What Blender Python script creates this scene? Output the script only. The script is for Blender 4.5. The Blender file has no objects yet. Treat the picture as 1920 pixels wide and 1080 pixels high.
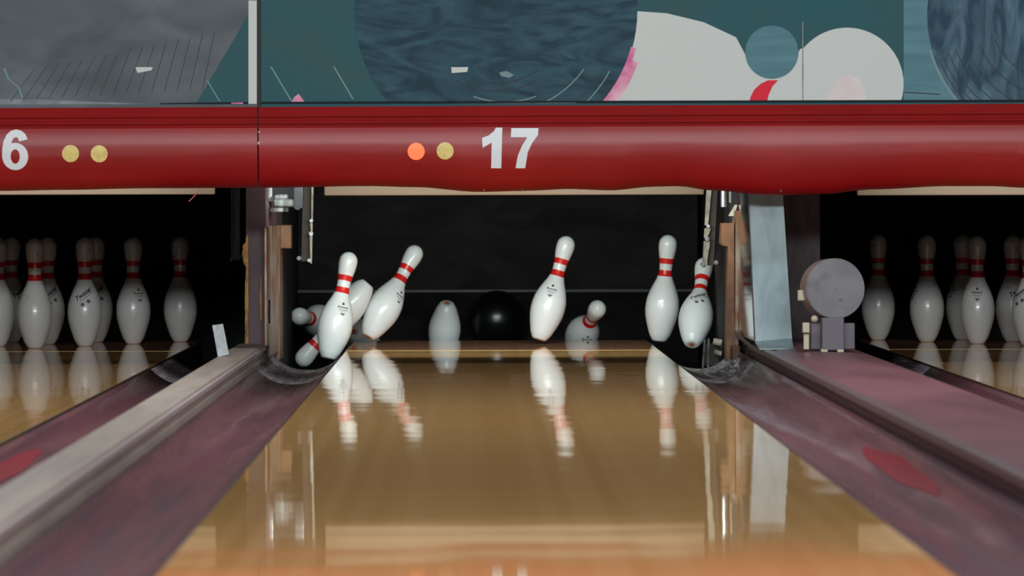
import bpy, bmesh, math, random
from mathutils import Vector, Matrix, Quaternion

random.seed(17)
C = bpy.context.scene
COL = C.collection

# ------------------------------------------------------------------ camera, world, lights
F = 9502.0            # focal length in pixels of the 1920 px frame
CX, CY = 880.0, 385.0 # principal point (shift lens)
H = 0.49              # camera height above the lanes
ROLL = 0.0026

cam_d = bpy.data.cameras.new('camera')
cam = bpy.data.objects.new('camera', cam_d)
COL.objects.link(cam)
cam_d.sensor_width = 36.0
cam_d.lens = F * 36.0 / 1920.0
cam_d.shift_x = (960.0 - CX) / 1920.0
cam_d.shift_y = -(540.0 - CY) / 1920.0
cam_d.clip_end = 200
cam.location = (0, 0, H)
cam.rotation_euler = (math.pi / 2, ROLL, 0)
cam_d.dof.use_dof = True
cam_d.dof.focus_distance = 16.2
cam_d.dof.aperture_fstop = 8.0
C.camera = cam

w = bpy.data.worlds.new('world'); C.world = w; w.use_nodes = True
w.node_tree.nodes['Background'].inputs[0].default_value = (0.80, 0.92, 1.0, 1)
w.node_tree.nodes['Background'].inputs[1].default_value = 0.085

vs = C.view_settings
vs.view_transform = 'Standard'; vs.look = 'None'; vs.gamma = 1; vs.exposure = 0.0
try: vs.use_curve_mapping = False
except Exception: pass

def area(name, loc, target, sx, sy, power, col, spread=180):
    d = bpy.data.lights.new(name, 'AREA'); d.shape = 'RECTANGLE'
    d.size = sx; d.size_y = sy; d.energy = power; d.color = col; d.spread = math.radians(spread)
    o = bpy.data.objects.new(name, d); COL.objects.link(o)
    o.location = loc
    o.rotation_euler = (Vector(target) - Vector(loc)).to_track_quat('-Z', 'Y').to_euler()
    return o

# approach lights near the foul line, behind the camera: they reach under the masking units
area('approach_light', (0.4, -3.0, 2.75), (0.4, 16.5, 0.3), 9.0, 0.5, 310, (0.90, 0.97, 1.0), 100)
# row of ceiling lights above the lanes
area('lane_ceiling_light', (0.4, 11.8, 3.0), (0.4, 12.2, 0), 7.0, 0.5, 150, (0.90, 0.95, 1.0))
area('lane_ceiling_light', (0.4, 5.0, 3.0), (0.4, 5.5, 0), 7.0, 0.5, 190, (0.90, 0.95, 1.0))
# reflector lamp under the hood of lane 17's pinsetter, shining on its pins
area('pin_deck_light', (0.11, 16.15, 0.665), (0.11, 18.4, 0.16), 1.3, 0.08, 15, (0.90, 1.0, 0.98), 140)

# unseen fill lamps, added behind the mask to brighten the beige strips
for lx, lw in ((-1.5, 1.3), (0.11, 1.3), (1.93, 1.3)):
    area('added_strip_fill', (lx, 15.25, 0.80), (lx, 15.95, 0.54), lw, 0.04, 0.65, (1.0, 0.93, 0.84), 60)

# ------------------------------------------------------------------ helpers
def P(px, py, Y):
    """world point at depth Y that the pixel (px, py) shows"""
    u = px - CX; v = py - CY
    u2 = u - ROLL * v; v2 = v + ROLL * u
    return Vector((u2 * Y / F, Y, H - v2 * Y / F))

def lin(r, g, b):
    f = lambda c: ((c / 255 + 0.055) / 1.055) ** 2.4 if c > 10 else c / 255 / 12.92
    return (f(r), f(g), f(b), 1)

def mat(name, col, rough=0.5, metal=0.0, noise=None, scale=(5, 5, 5), col2=None, coat=0, ramp=(0.35, 0.65),
        bump=0, bscale=(60, 60, 60), bdist=0.001, ior=1.45, emit=0, rough2=None, detail=6):
    m = bpy.data.materials.new(name); m.use_nodes = True
    nt = m.node_tree; N = nt.nodes; L = nt.links
    b = N['Principled BSDF']
    b.inputs['Base Color'].default_value = col
    b.inputs['Roughness'].default_value = rough
    b.inputs['Metallic'].default_value = metal
    b.inputs['IOR'].default_value = ior
    b.inputs['Coat Weight'].default_value = coat
    b.inputs['Coat Roughness'].default_value = 0.05
    tc = N.new('ShaderNodeTexCoord')
    if emit:
        b.inputs['Emission Color'].default_value = col; b.inputs['Emission Strength'].default_value = emit
    if col2 is not None:
        mp = N.new('ShaderNodeMapping'); mp.inputs['Scale'].default_value = scale
        L.new(tc.outputs['Object'], mp.inputs['Vector'])
        nz = N.new('ShaderNodeTexNoise'); nz.inputs['Scale'].default_value = 1; nz.inputs['Detail'].default_value = detail
        nz.inputs['Distortion'].default_value = noise or 0.0
        L.new(mp.outputs[0], nz.inputs['Vector'])
        cr = N.new('ShaderNodeValToRGB')
        cr.color_ramp.elements[0].position = ramp[0]; cr.color_ramp.elements[0].color = col
        cr.color_ramp.elements[1].position = ramp[1]; cr.color_ramp.elements[1].color = col2
        L.new(nz.outputs['Fac'], cr.inputs[0]); L.new(cr.outputs[0], b.inputs['Base Color'])
        if rough2 is not None:
            mr = N.new('ShaderNodeMapRange'); mr.inputs[1].default_value = ramp[0]; mr.inputs[2].default_value = ramp[1]
            mr.inputs[3].default_value = rough; mr.inputs[4].default_value = rough2
            L.new(nz.outputs['Fac'], mr.inputs[0]); L.new(mr.outputs[0], b.inputs['Roughness'])
    if bump:
        mp2 = N.new('ShaderNodeMapping'); mp2.inputs['Scale'].default_value = bscale
        L.new(tc.outputs['Object'], mp2.inputs['Vector'])
        n2 = N.new('ShaderNodeTexNoise'); n2.inputs['Scale'].default_value = 1; n2.inputs['Detail'].default_value = 3
        L.new(mp2.outputs[0], n2.inputs['Vector'])
        bp = N.new('ShaderNodeBump'); bp.inputs['Strength'].default_value = bump; bp.inputs['Distance'].default_value = bdist
        L.new(n2.outputs['Fac'], bp.inputs['Height']); L.new(bp.outputs[0], b.inputs['Normal'])
    return m

def obj(name, bm, mats, parent=None, loc=None, smooth=False):
    me = bpy.data.meshes.new(name)
    bmesh.ops.recalc_face_normals(bm, faces=bm.faces)
    bm.to_mesh(me); bm.free()
    if not isinstance(mats, (list, tuple)): mats = [mats]
    for m in mats: me.materials.append(m)
    if smooth:
        for p in me.polygons: p.use_smooth = True
        if smooth != 'all':
            try: me.set_sharp_from_angle(angle=math.radians(35))
            except Exception: pass
    o = bpy.data.objects.new(name, me); COL.objects.link(o)
    if parent is not None: o.parent = parent
    if loc is not None: o.location = loc
    return o

def tag(o, label=None, cat=None, group=None, kind=None):
    if label: o['label'] = label
    if cat: o['category'] = cat
    if group: o['group'] = group
    if kind: o['kind'] = kind
    return o

def thing(name, label, cat, loc=(0, 0, 0), group=None):
    o = bpy.data.objects.new(name, None); COL.objects.link(o); o.location = loc
    o.empty_display_size = 0.05
    return tag(o, label, cat, group)

def box(bm, x0, x1, y0, y1, z0, z1, bev=0, mi=0):
    r = bmesh.ops.create_cube(bm, size=1)
    vsx = r['verts']
    bmesh.ops.scale(bm, vec=(abs(x1 - x0), abs(y1 - y0), abs(z1 - z0)), verts=vsx)
    bmesh.ops.translate(bm, vec=((x0 + x1) / 2, (y0 + y1) / 2, (z0 + z1) / 2), verts=vsx)
    fs = set(f for v in vsx for f in v.link_faces)
    for f in fs: f.material_index = mi
    if bev:
        es = list(set(e for v in vsx for e in v.link_edges))
        bmesh.ops.bevel(bm, geom=es, offset=bev, segments=2, affect='EDGES', profile=0.5)
    return bm

def B(*a, **k):
    return box(bmesh.new(), *a, **k)

def prism(bm, pts, y0, y1, mi=0):
    """closed polygon given in (x, z), extruded along y"""
    n = len(pts)
    a = [bm.verts.new((p[0], y0, p[1])) for p in pts]
    b = [bm.verts.new((p[0], y1, p[1])) for p in pts]
    fs = [bm.faces.new(a), bm.faces.new(list(reversed(b)))]
    for i in range(n):
        j = (i + 1) % n
        fs.append(bm.faces.new((a[i], a[j], b[j], b[i])))
    for f in fs: f.material_index = mi
    return bm

def tube(bm, p0, p1, r0, r1=None, seg=20, mi=0):
    r1 = r0 if r1 is None else r1
    p0 = Vector(p0); p1 = Vector(p1); d = (p1 - p0)
    q = d.to_track_quat('Z', 'Y')
    ra, rb = [], []
    for i in range(seg):
        a = 2 * math.pi * i / seg
        o = Vector((math.cos(a), math.sin(a), 0))
        ra.append(bm.verts.new(p0 + q @ (o * r0))); rb.append(bm.verts.new(p1 + q @ (o * r1)))
    fs = [bm.faces.new(list(reversed(ra))), bm.faces.new(rb)]
    for i in range(seg):
        j = (i + 1) % seg
        fs.append(bm.faces.new((ra[i], ra[j], rb[j], rb[i])))
    for f in fs: f.material_index = mi
    return bm

# ------------------------------------------------------------------ materials
def lane_material(name, deck=False):
    m = bpy.data.materials.new(name); m.use_nodes = True
    nt = m.node_tree; N = nt.nodes; L = nt.links; b = N['Principled BSDF']
    tc = N.new('ShaderNodeTexCoord'); sep = N.new('ShaderNodeSeparateXYZ'); L.new(tc.outputs['Object'], sep.inputs[0])
    # boards 27 mm wide running down the lane
    mu = N.new('ShaderNodeMath'); mu.operation = 'MULTIPLY'; mu.inputs[1].default_value = 1 / 0.02703
    L.new(sep.outputs['X'], mu.inputs[0])
    fl = N.new('ShaderNodeMath'); fl.operation = 'FLOOR'; L.new(mu.outputs[0], fl.inputs[0])
    wn = N.new('ShaderNodeTexWhiteNoise'); wn.noise_dimensions = '1D'; L.new(fl.outputs[0], wn.inputs['W'])
    mp = N.new('ShaderNodeMapping'); mp.inputs['Scale'].default_value = (90, 1.2, 1); L.new(tc.outputs['Object'], mp.inputs[0])
    nz = N.new('ShaderNodeTexNoise'); nz.inputs['Scale'].default_value = 1; nz.inputs['Detail'].default_value = 5
    L.new(mp.outputs[0], nz.inputs[0])
    mx = N.new('ShaderNodeMix'); mx.data_type = 'FLOAT'; mx.inputs[0].default_value = 0.5
    L.new(wn.outputs['Value'], mx.inputs[2]); L.new(nz.outputs['Fac'], mx.inputs[3])
    cr = N.new('ShaderNodeValToRGB')
    a, c = ((0.86, 0.40, 0.22, 1), (0.92, 0.46, 0.27, 1)) if deck else ((0.82, 0.45, 0.16, 1), (0.92, 0.53, 0.21, 1))
    cr.color_ramp.elements[0].color = a; cr.color_ramp.elements[1].color = c
    cr.color_ramp.elements[0].position = 0.2; cr.color_ramp.elements[1].position = 0.8
    L.new(mx.outputs[0], cr.inputs[0]); L.new(cr.outputs[0], b.inputs['Base Color'])
    b.inputs['Roughness'].default_value = 0.035
    b.inputs['IOR'].default_value = 1.33
    # long shallow waves of the finish
    m2 = N.new('ShaderNodeMapping'); m2.inputs['Scale'].default_value = (1.3, 2.6, 1); L.new(tc.outputs['Object'], m2.inputs[0])
    n2 = N.new('ShaderNodeTexNoise'); n2.inputs['Scale'].default_value = 1; n2.inputs['Detail'].default_value = 1.5
    L.new(m2.outputs[0], n2.inputs[0])
    bp = N.new('ShaderNodeBump'); bp.inputs['Strength'].default_value = 1; bp.inputs['Distance'].default_value = 0.0009
    L.new(n2.outputs['Fac'], bp.inputs['Height']); L.new(bp.outputs[0], b.inputs['Normal'])
    return m

M = {}
M['lane'] = lane_material('lane_wood')
M['deck'] = lane_material('pin_deck_wood', True)
M['lane_edge'] = mat('lane_edge_black', lin(18, 15, 14), 0.5)
M['yellow_strip'] = mat('splice_yellow', lin(225, 190, 110), 0.35)
M['gutter'] = mat('gutter_purple_paint', lin(134, 86, 94), 0.18, col2=lin(92, 60, 70), scale=(22, 0.9, 22), noise=0.6,
                  ramp=(0.35, 0.68), rough2=0.34, bump=0.5, bscale=(40, 3.5, 40), bdist=0.002)
M['gutter_metal'] = mat('gutter_bare_metal', lin(165, 158, 160), 0.20, 0.4, col2=lin(98, 88, 96), scale=(50, 3, 50), noise=1.0,
                        ramp=(0.35, 0.65), rough2=0.45, bump=0.2, bscale=(90, 6, 90), bdist=0.003)
M['gutter_red'] = mat('gutter_red_stripe', lin(150, 40, 52), 0.5)
M['divider'] = mat('divider_beige', lin(184, 170, 156), 0.5, col2=lin(162, 148, 138), scale=(30, 1.5, 30), noise=0.5, ramp=(0.4, 0.72))
M['moulding'] = mat('divider_moulding', lin(186, 170, 168), 0.5)
M['cap'] = mat('ball_return_cap_paint', lin(142, 92, 100), 0.36, col2=lin(116, 74, 82), scale=(5, 1.0, 5), noise=0.4, ramp=(0.35, 0.65))
M['cap_side'] = mat('cap_side_dark', lin(96, 66, 72), 0.5)
M['cap_edge'] = mat('cap_edge_metal', lin(135, 115, 118), 0.35, 0.5)
M['black'] = mat('black_rubber', lin(20, 19, 20), 0.6)
M['shade_housing'] = mat('housing_black', lin(14, 13, 14), 0.8)
M['kick'] = mat('kickback_purple', lin(94, 70, 80), 0.55, col2=lin(74, 54, 63), scale=(14, 14, 6), noise=0.8)
M['kick_dark'] = mat('kickback_maroon', lin(74, 56, 58), 0.6, col2=lin(52, 40, 42), scale=(40, 40, 10), noise=0.5)
M['kick_inner'] = mat('kickback_inner_black', lin(16, 14, 15), 0.7)
M['chip'] = mat('chipped_plywood', lin(190, 145, 85), 0.85, col2=lin(120, 84, 46), scale=(60, 60, 30), noise=1)
M['wear_plate'] = mat('wear_plate_brown', lin(150, 138, 124), 0.38, 0.3, col2=lin(128, 82, 56), scale=(6, 5, 5), noise=1.2, ramp=(0.38, 0.6))
M['rust'] = mat('rusty_orange_edge', lin(128, 90, 62), 0.5, 0.1, col2=lin(90, 58, 46), scale=(10, 10, 12), noise=1)
M['chrome'] = mat('chrome', lin(170, 174, 178), 0.16, 1.0)
M['steel'] = mat('worn_steel', lin(190, 192, 190), 0.3, 0.8, col2=lin(120, 122, 120), scale=(30, 30, 12), noise=1)
M['arm_brown'] = mat('arm_brown', lin(60, 43, 33), 0.6, 0.0, col2=lin(44, 34, 25), scale=(8, 8, 10), noise=0.6)
M['arm_pale'] = mat('arm_pale_edge', lin(172, 164, 145), 0.5, col2=lin(110, 104, 90), scale=(30, 30, 20), noise=0.6)
M['plate'] = mat('grey_plate', lin(156, 172, 175), 0.36, 0.1, col2=lin(112, 132, 138), scale=(14, 14, 4), noise=1.2, ramp=(0.3, 0.7), bump=0.2, bscale=(200, 200, 12), bdist=0.001)
M['mirror_side'] = mat('polished_plate_side', lin(120, 110, 118), 0.06, 0.8, col2=lin(84, 76, 84), scale=(20, 4, 4), noise=0.6)
M['disc'] = mat('disc_grey', lin(126, 126, 127), 0.42, 0.1, col2=lin(104, 99, 106), scale=(9, 9, 9), noise=1)
M['disc_rim'] = mat('disc_rim', lin(156, 136, 132), 0.45, 0.1)
M['disc_base'] = mat('disc_base_purple_grey', lin(100, 92, 100), 0.5)
M['cream'] = mat('cream_metal', lin(186, 176, 150), 0.45)
M['strip'] = mat('pinsetter_strip_beige', lin(232, 218, 196), 0.5)
M['curtain'] = mat('pit_curtain_black', lin(50, 46, 47), 0.9, ior=1.12, col2=lin(36, 33, 35), scale=(4, 4, 9), noise=0.6, bump=0.7, bscale=(190, 190, 4), bdist=0.002)
M['curtain_shaded'] = mat('pit_curtain_shaded', lin(20, 19, 20), 0.8)  # darker copy of the curtain, with the unlit side pits' shade in its colour
M['cushion'] = mat('pit_cushion', lin(34, 31, 32), 0.85, ior=1.12, col2=lin(24, 22, 23), scale=(6, 6, 20))
M['black_piping'] = mat('cushion_piping', lin(54, 51, 52), 0.5)
M['pit'] = mat('pit_carpet', lin(26, 25, 26), 0.95)
M['red'] = mat('mask_red_gloss', lin(144, 18, 20), 0.31, col2=lin(132, 15, 17), ior=1.36, scale=(3, 3, 5), noise=0.3)
M['red_flat'] = mat('mask_red_flat', lin(138, 18, 20), 0.6, ior=1.2, col2=lin(128, 16, 18), scale=(3, 3, 8))
M['white'] = mat('number_white', lin(216, 220, 224), 0.5)
M['lens_off'] = mat('indicator_lens_unlit', lin(226, 206, 128), 0.4, col2=lin(206, 186, 112), scale=(60, 60, 60))
M['lens_on'] = mat('indicator_lens_lit', lin(255, 118, 72), 0.4, emit=0.55)
M['wall'] = mat('wall_paint', lin(74, 72, 74), 0.8)
M['floor'] = mat('floor_dark', lin(46, 42, 42), 0.8)
M['ceiling'] = mat('ceiling_dark', lin(96, 96, 98), 0.9)
M['ink'] = mat('pin_print_black', lin(22, 22, 26), 0.5)
M['ink_pale'] = mat('pin_print_grey', lin(105, 108, 112), 0.5)
M['pit_mech'] = mat('pit_mechanism_dark', lin(40, 34, 32), 0.4, 0.5)

def pin_material(name, col, dirty):
    m = bpy.data.materials.new(name); m.use_nodes = True
    nt = m.node_tree; N = nt.nodes; L = nt.links; b = N['Principled BSDF']
    tc = N.new('ShaderNodeTexCoord')
    oi = N.new('ShaderNodeObjectInfo')
    ad = N.new('ShaderNodeVectorMath'); ad.operation = 'ADD'
    cx = N.new('ShaderNodeCombineXYZ')
    mu = N.new('ShaderNodeMath'); mu.operation = 'MULTIPLY'; mu.inputs[1].default_value = 37
    L.new(oi.outputs['Random'], mu.inputs[0]); L.new(mu.outputs[0], cx.inputs[0])
    L.new(tc.outputs['Object'], ad.inputs[0]); L.new(cx.outputs[0], ad.inputs[1])
    nz = N.new('ShaderNodeTexNoise'); nz.inputs['Scale'].default_value = 75; nz.inputs['Detail'].default_value = 4
    L.new(ad.outputs[0], nz.inputs[0])
    # scuffs gather on the head and neck
    sp = N.new('ShaderNodeSeparateXYZ'); L.new(tc.outputs['Object'], sp.inputs[0])
    mr = N.new('ShaderNodeMapRange'); mr.inputs[1].default_value = 0.10; mr.inputs[2].default_value = 0.33
    mr.inputs[3].default_value = 0.0; mr.inputs[4].default_value = 0.085
    L.new(sp.outputs['Z'], mr.inputs[0])
    sm = N.new('ShaderNodeMath'); sm.operation = 'ADD'; L.new(nz.outputs['Fac'], sm.inputs[0]); L.new(mr.outputs[0], sm.inputs[1])
    cr = N.new('ShaderNodeValToRGB')
    cr.color_ramp.elements[0].position = 0.69; cr.color_ramp.elements[0].color = (0, 0, 0, 1)
    cr.color_ramp.elements[1].position = 0.78; cr.color_ramp.elements[1].color = (dirty, dirty, dirty, 1)
    L.new(sm.outputs[0], cr.inputs[0])
    mx = N.new('ShaderNodeMix'); mx.data_type = 'RGBA'
    mx.inputs[6].default_value = col; mx.inputs[7].default_value = lin(70, 66, 62)
    L.new(cr.outputs[0], mx.inputs[0]); L.new(mx.outputs[2], b.inputs['Base Color'])
    b.inputs['Roughness'].default_value = 0.28
    b.inputs['Coat Weight'].default_value = 0.15
    return m
M['pin_white'] = pin_material('pin_white', lin(228, 232, 230), 0.15)
M['pin_worn'] = pin_material('pin_white_worn', lin(226, 224, 218), 0.85)
M['pin_red'] = mat('pin_stripe_red', lin(214, 34, 30), 0.3)
M['pin_base'] = mat('pin_base_ring', lin(214, 206, 192), 0.6)
M['pin_base_spot'] = mat('pin_base_spot', lin(196, 104, 82), 0.6)

# ------------------------------------------------------------------ room shell
def struct(name, bm, m):
    return tag(obj(name, bm, m), kind='structure')

bm = bmesh.new()
box(bm, -6, 6, -4, 18.37, -0.30, -0.13)
box(bm, -6, 6, 18.37, 21, -0.55, -0.36)
struct('floor', bm, M['floor'])
struct('wall_back', B(-6, 6, 20.8, 21, -0.36, 3.3), M['wall'])
struct('wall_left', B(-6.1, -6, -4, 21, -0.36, 3.3), M['wall'])
struct('wall_right', B(6, 6.1, -4, 21, -0.36, 3.3), M['wall'])
struct('ceiling', B(-6, 6, -4, 21, 3.3, 3.4), M['ceiling'])

# ------------------------------------------------------------------ lanes
LW = 1.0541
LC = {16: -1.501, 17: 0.111, 18: 1.932}
def lane(n, label):
    x0 = LC[n] - LW / 2; x1 = LC[n] + LW / 2
    t = thing('bowling_lane', label, 'bowling lane', (LC[n], 10, 0), 'bowling lanes side by side')
    hw = LW / 2
    bm = bmesh.new()
    box(bm, -hw, hw, -11, 7.10, -0.045, 0)
    o = obj('lane_boards', bm, [M['lane']], t)
    bm = bmesh.new()
    box(bm, -hw, hw, 7.108, 8.37, -0.045, 0)
    obj('pin_deck', bm, [M['deck']], t)
    obj('splice_strip', B(-hw, hw, 7.099, 7.109, -0.03, 0.0004), M['yellow_strip'], t)
    bm = bmesh.new()
    for s in (-1, 1):
        box(bm, s * hw, s * (hw + 0.006), -11, 8.37, -0.07, -0.002)
    obj('edge_band', bm, M['lane_edge'], t)
    return t
lane(17, 'glossy brown wooden lane in the middle, under the number 17, where the pins are falling')
lane(16, 'glossy brown lane at the left edge, its rack of pins standing in the dark')
lane(18, 'glossy brown lane at the right edge, its rack of pins standing beyond the round disc')

# ------------------------------------------------------------------ gutters
GW = 0.235
def gutter_prof(lip_out, side, depth=0.047, n=18):
    """(x, z) across the gutter; side=+1: the lane is on the -x side"""
    pts = []
    for i in range(n + 1):
        t = i / n
        x = 0.008 + t * (GW - 0.012)
        z = -0.004 - depth * (1 - abs(2 * t - 1) ** 2.4)
        if t > 0.5: z += lip_out * ((t - 0.5) * 2) ** 2
        pts.append((x * side, z))
    return pts
def gutter_piece(bm, x0, side, y0, y1, lip, ny=2, sag=0.0, mi=0):
    pr = gutter_prof(lip, side)
    rows = []
    for j in range(ny + 1):
        y = y0 + (y1 - y0) * j / ny
        rows.append(([bm.verts.new((x0 + x, y, z)) for x, z in pr],
                     [bm.verts.new((x0 + x, y, z - 0.006)) for x, z in pr]))
    n = len(pr)
    for j in range(ny):
        for k in (0, 1):
            a, b = rows[j][k], rows[j + 1][k]
            for i in range(n - 1):
                bm.faces.new((a[i], a[i + 1], b[i + 1], b[i]))
        for i in (0, n - 1):
            bm.faces.new((rows[j][0][i], rows[j + 1][0][i], rows[j + 1][1][i], rows[j][1][i]))
    for j in (0, ny):
        for i in range(n - 1):
            bm.faces.new((rows[j][0][i], rows[j][0][i + 1], rows[j][1][i + 1], rows[j][1][i]))
    return bm
def gutter(x0, side, label, lip, marks=()):
    t = thing('gutter', label, 'gutter', (x0, 9, -0.05), 'gutters beside the lanes')
    loc = (-x0, -9, 0.05)
    o = obj('channel', gutter_piece(bmesh.new(), x0, side, -1, 15.35, lip, 12), M['gutter'], t, loc, smooth='all')
    o = obj('metal_end', gutter_piece(bmesh.new(), x0, side, 15.35, 16.72, lip, 4), M['gutter_metal'], t, loc, smooth='all')
    o['label'] = 'bare grey metal end of the gutter'
    # flat drop section beside the pin deck
    bm = bmesh.new()
    a, b = sorted((x0 + side * 0.010, x0 + side * (GW - 0.012)))
    box(bm, a, b, 16.74, 18.36, -0.125, -0.105)
    obj('drop_section', bm, M['black'], t, loc)
    for (fx, y0, y1, wdt) in marks:  # tapered red streaks laid just above the channel surface
        bm = bmesh.new()
        nn = 10; rows = []
        for j in range(nn + 1):
            y = y0 + (y1 - y0) * j / nn
            r = []
            for q in range(5):
                x = fx + (q / 4 - 0.5) * wdt * (0.25 + 0.75 * math.sin(math.pi * j / nn)) + 0.002 * math.sin(j * 1.3)
                tt = (x - 0.008) / (GW - 0.012)
                z = -0.004 - 0.047 * (1 - abs(2 * tt - 1) ** 2.4)
                if tt > 0.5: z += lip * ((tt - 0.5) * 2) ** 2
                r.append(bm.verts.new((x0 + side * x, y, z + 0.0015)))
            rows.append(r)
        for j in range(nn):
            for q in range(4): bm.faces.new((rows[j][q], rows[j][q + 1], rows[j + 1][q + 1], rows[j + 1][q]))
        k = obj('red_streak', bm, M['gutter_red'], t, loc)
        k['label'] = 'bright red streak'
gutter(LC[17] - LW / 2, -1, 'purple painted gutter along the left side of the middle lane', 0.0)
gutter(LC[17] + LW / 2, 1, 'purple gutter with a red streak near the front, right side of the middle lane', 0.02,
       marks=((0.192, 9.0, 10.7, 0.036),))
gutter(LC[16] + LW / 2, 1, 'dark gutter between the left lane and the beige divider', 0.0, marks=((0.05, 9.2, 10.9, 0.04),))
gutter(LC[18] - LW / 2, -1, 'dark gutter at the foot of the purple ball return cap, beside the right lane', 0.0)

# ------------------------------------------------------------------ dividers
XL0, XL1 = -0.739, -0.651      # between lanes 16 and 17
XR0, XR1 = 0.875, 1.168        # between lanes 17 and 18
t = thing('lane_divider', 'long beige worn divider strip between the left lane and the middle lane', 'divider', (-0.695, 9, 0))
loc = (0.695, -9, 0)
bm = bmesh.new(); box(bm, XL0, XL1 - 0.004, -1, 16.2, 0.012, 0.05, 0.004)
obj('top_rail', bm, M['divider'], t, loc)
bm = bmesh.new(); box(bm, XL0 + 0.004, XL1 - 0.001, -1, 16.1, -0.05, 0.012, 0.003)
obj('side_board', bm, M['divider'], t, loc)
bm = bmesh.new()
box(bm, XL1 - 0.004, XL1 + 0.004, -1, 16.2, 0.030, 0.044, 0.002)
obj('edge_moulding', bm, M['moulding'], t, loc)

t = thing('ball_return_cap', 'wide dusty purple cap between the middle lane and the right lane', 'ball return cap', (1.02, 9, 0))
loc = (-1.02, -9, 0)
bm = bmesh.new()
# gently crowned top
n = 12
prof = [(XR0 + 0.01 + (XR1 - XR0 - 0.015) * i / n, 0.052 + 0.012 * (1 - abs(2 * i / n - 1) ** 2.2)) for i in range(n + 1)]
prism(bm, [(XR0 + 0.01, 0.03)] + prof + [(XR1 - 0.005, 0.03)], -1, 16.15)
obj('top_panel', bm, M['cap'], t, loc, smooth=True)
bm = bmesh.new()
prism(bm, [(XR0 - 0.002, 0.042), (XR0 - 0.002, 0.056), (XR0 + 0.016, 0.060), (XR0 + 0.016, 0.046)], -1, 15.7)
# rising tip at the far end
a = [(XR0 - 0.002, 15.7, 0.042), (XR0 - 0.002, 15.7, 0.056), (XR0 + 0.016, 15.7, 0.060), (XR0 + 0.016, 15.7, 0.046)]
b = [(x - 0.014, 16.45, z + 0.026) for x, y, z in a]
va = [bm.verts.new(p) for p in a]; vb = [bm.verts.new(p) for p in b]
for i in range(4):
    j = (i + 1) % 4; bm.faces.new((va[i], va[j], vb[j], vb[i]))
bm.faces.new(va); bm.faces.new(vb)
obj('metal_edge', bm, M['cap_edge'], t, loc)
bm = bmesh.new(); box(bm, XR0 + 0.008, XR1 - 0.006, -1, 16.1, -0.06, 0.03)
obj('side_panel', bm, M['cap_side'], t, loc)

# ------------------------------------------------------------------ kickback partitions
t = thing('kickback_partition', 'purple kickback post at the far end of the beige divider, wood chipped along its edge', 'partition', (-0.683, 16.2, 0))
loc = (0.683, -16.2, 0)
KL = -0.715
bm = bmesh.new(); box(bm, KL, -0.653, 16.22, 18.36, -0.12, 0.95)
obj('post_panel', bm, M['kick'], t, loc)
obj('rear_panel', B(KL, -0.653, 18.36, 19.6, -0.36, 0.95), M['kick_inner'], t, loc)
# chipped edge, ragged outline
bm = bmesh.new()
z = 0.04; pts = []
while z < 0.40:
    amp = 0.012 if 0.30 < z < 0.365 else (0.004 if z < 0.26 else 0.0)
    pts.append((KL - amp * (0.5 + random.random() * 0.6), z)); z += 0.008 + random.random() * 0.008
prism(bm, [(KL + 0.008, 0.04)] + pts + [(KL + 0.008, 0.40)], 16.205, 16.24)
o = obj('chipped_edge', bm, M['chip'], t, loc); o['label'] = 'splintered pale wood along the post edge'
bm = bmesh.new()
prism(bm, [(-0.668, 0.10), (-0.664, 0.14), (-0.666, 0.20), (-0.663, 0.26), (-0.6685, 0.27), (-0.671, 0.20), (-0.670, 0.14)], 16.212, 16.222)
obj('wood_crack', bm, M['chip'], t, loc)
# worn inner plate
bm = bmesh.new(); box(bm, -0.655, -0.645, 16.16, 17.1, 0.0, 0.425, 0.002)
o = obj('inner_wear_plate', bm, M['wear_plate'], t, loc); o['label'] = 'worn grey and brown plate on the inner face'
bm = bmesh.new(); box(bm, -0.653, -0.640, 17.1, 17.38, -0.03, 0.425, 0.002)
box(bm, -0.653, -0.606, 17.2, 17.34, 0.345, 0.425, 0.003)
obj('rust_trim', bm, M['rust'], t, loc)
obj('rubber_liner', B(-0.654, -0.644, 17.38, 18.36, -0.10, 0.7), M['kick_inner'], t, loc)
bm = bmesh.new(); tube(bm, (-0.646, 16.18, 0.115), (-0.646, 16.18, 0.19), 0.010, 0.010, 16)
obj('corner_glint', bm, M['chrome'], t, loc, smooth=True)  # short chrome piece added to make the glint on the post corner
bm = bmesh.new(); box(bm, -0.665, -0.645, 16.13, 16.2, -0.03, 0.045, 0.003); tube(bm, (-0.66, 16.12, 0.02), (-0.64, 16.12, 0.045), 0.005)
obj('foot_bracket', bm, M['pit_mech'], t, loc)

t = thing('kickback_partition', 'dark maroon kickback panel behind the upright grey plate', 'partition', (1.0, 16.25, 0))
loc = (-1.0, -16.25, 0)
obj('front_panel', B(0.885, 1.125, 16.26, 18.36, -0.12, 0.95), M['kick_dark'], t, loc)
obj('rear_panel', B(0.885, 1.125, 18.36, 19.6, -0.36, 0.95), M['kick_inner'], t, loc)
obj('rubber_liner', B(0.868, 0.885, 16.9, 18.36, -0.10, 0.7), M['kick_inner'], t, loc)
bm = bmesh.new()
prism(bm, [(0.835, -0.02), (0.862, -0.02), (0.862, 0.43), (0.822, 0.43), (0.818, 0.365), (0.826, 0.356), (0.842, 0.354), (0.842, 0.30)], 16.5, 16.62)
o = obj('rust_post', bm, M['rust'], t, loc); o['label'] = 'rusty orange post with a wider head'
bm = bmesh.new()
prism(bm, [(0.862, -0.02), (0.872, -0.02), (0.876, 0.47), (0.866, 0.47)], 16.45, 16.7)
obj('grey_trim', bm, M['wear_plate'], t, loc)
bm = bmesh.new(); box(bm, 0.845, 0.875, 16.35, 16.45, -0.03, 0.035, 0.005)
obj('orange_foot', bm, M['rust'], t, loc)

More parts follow.
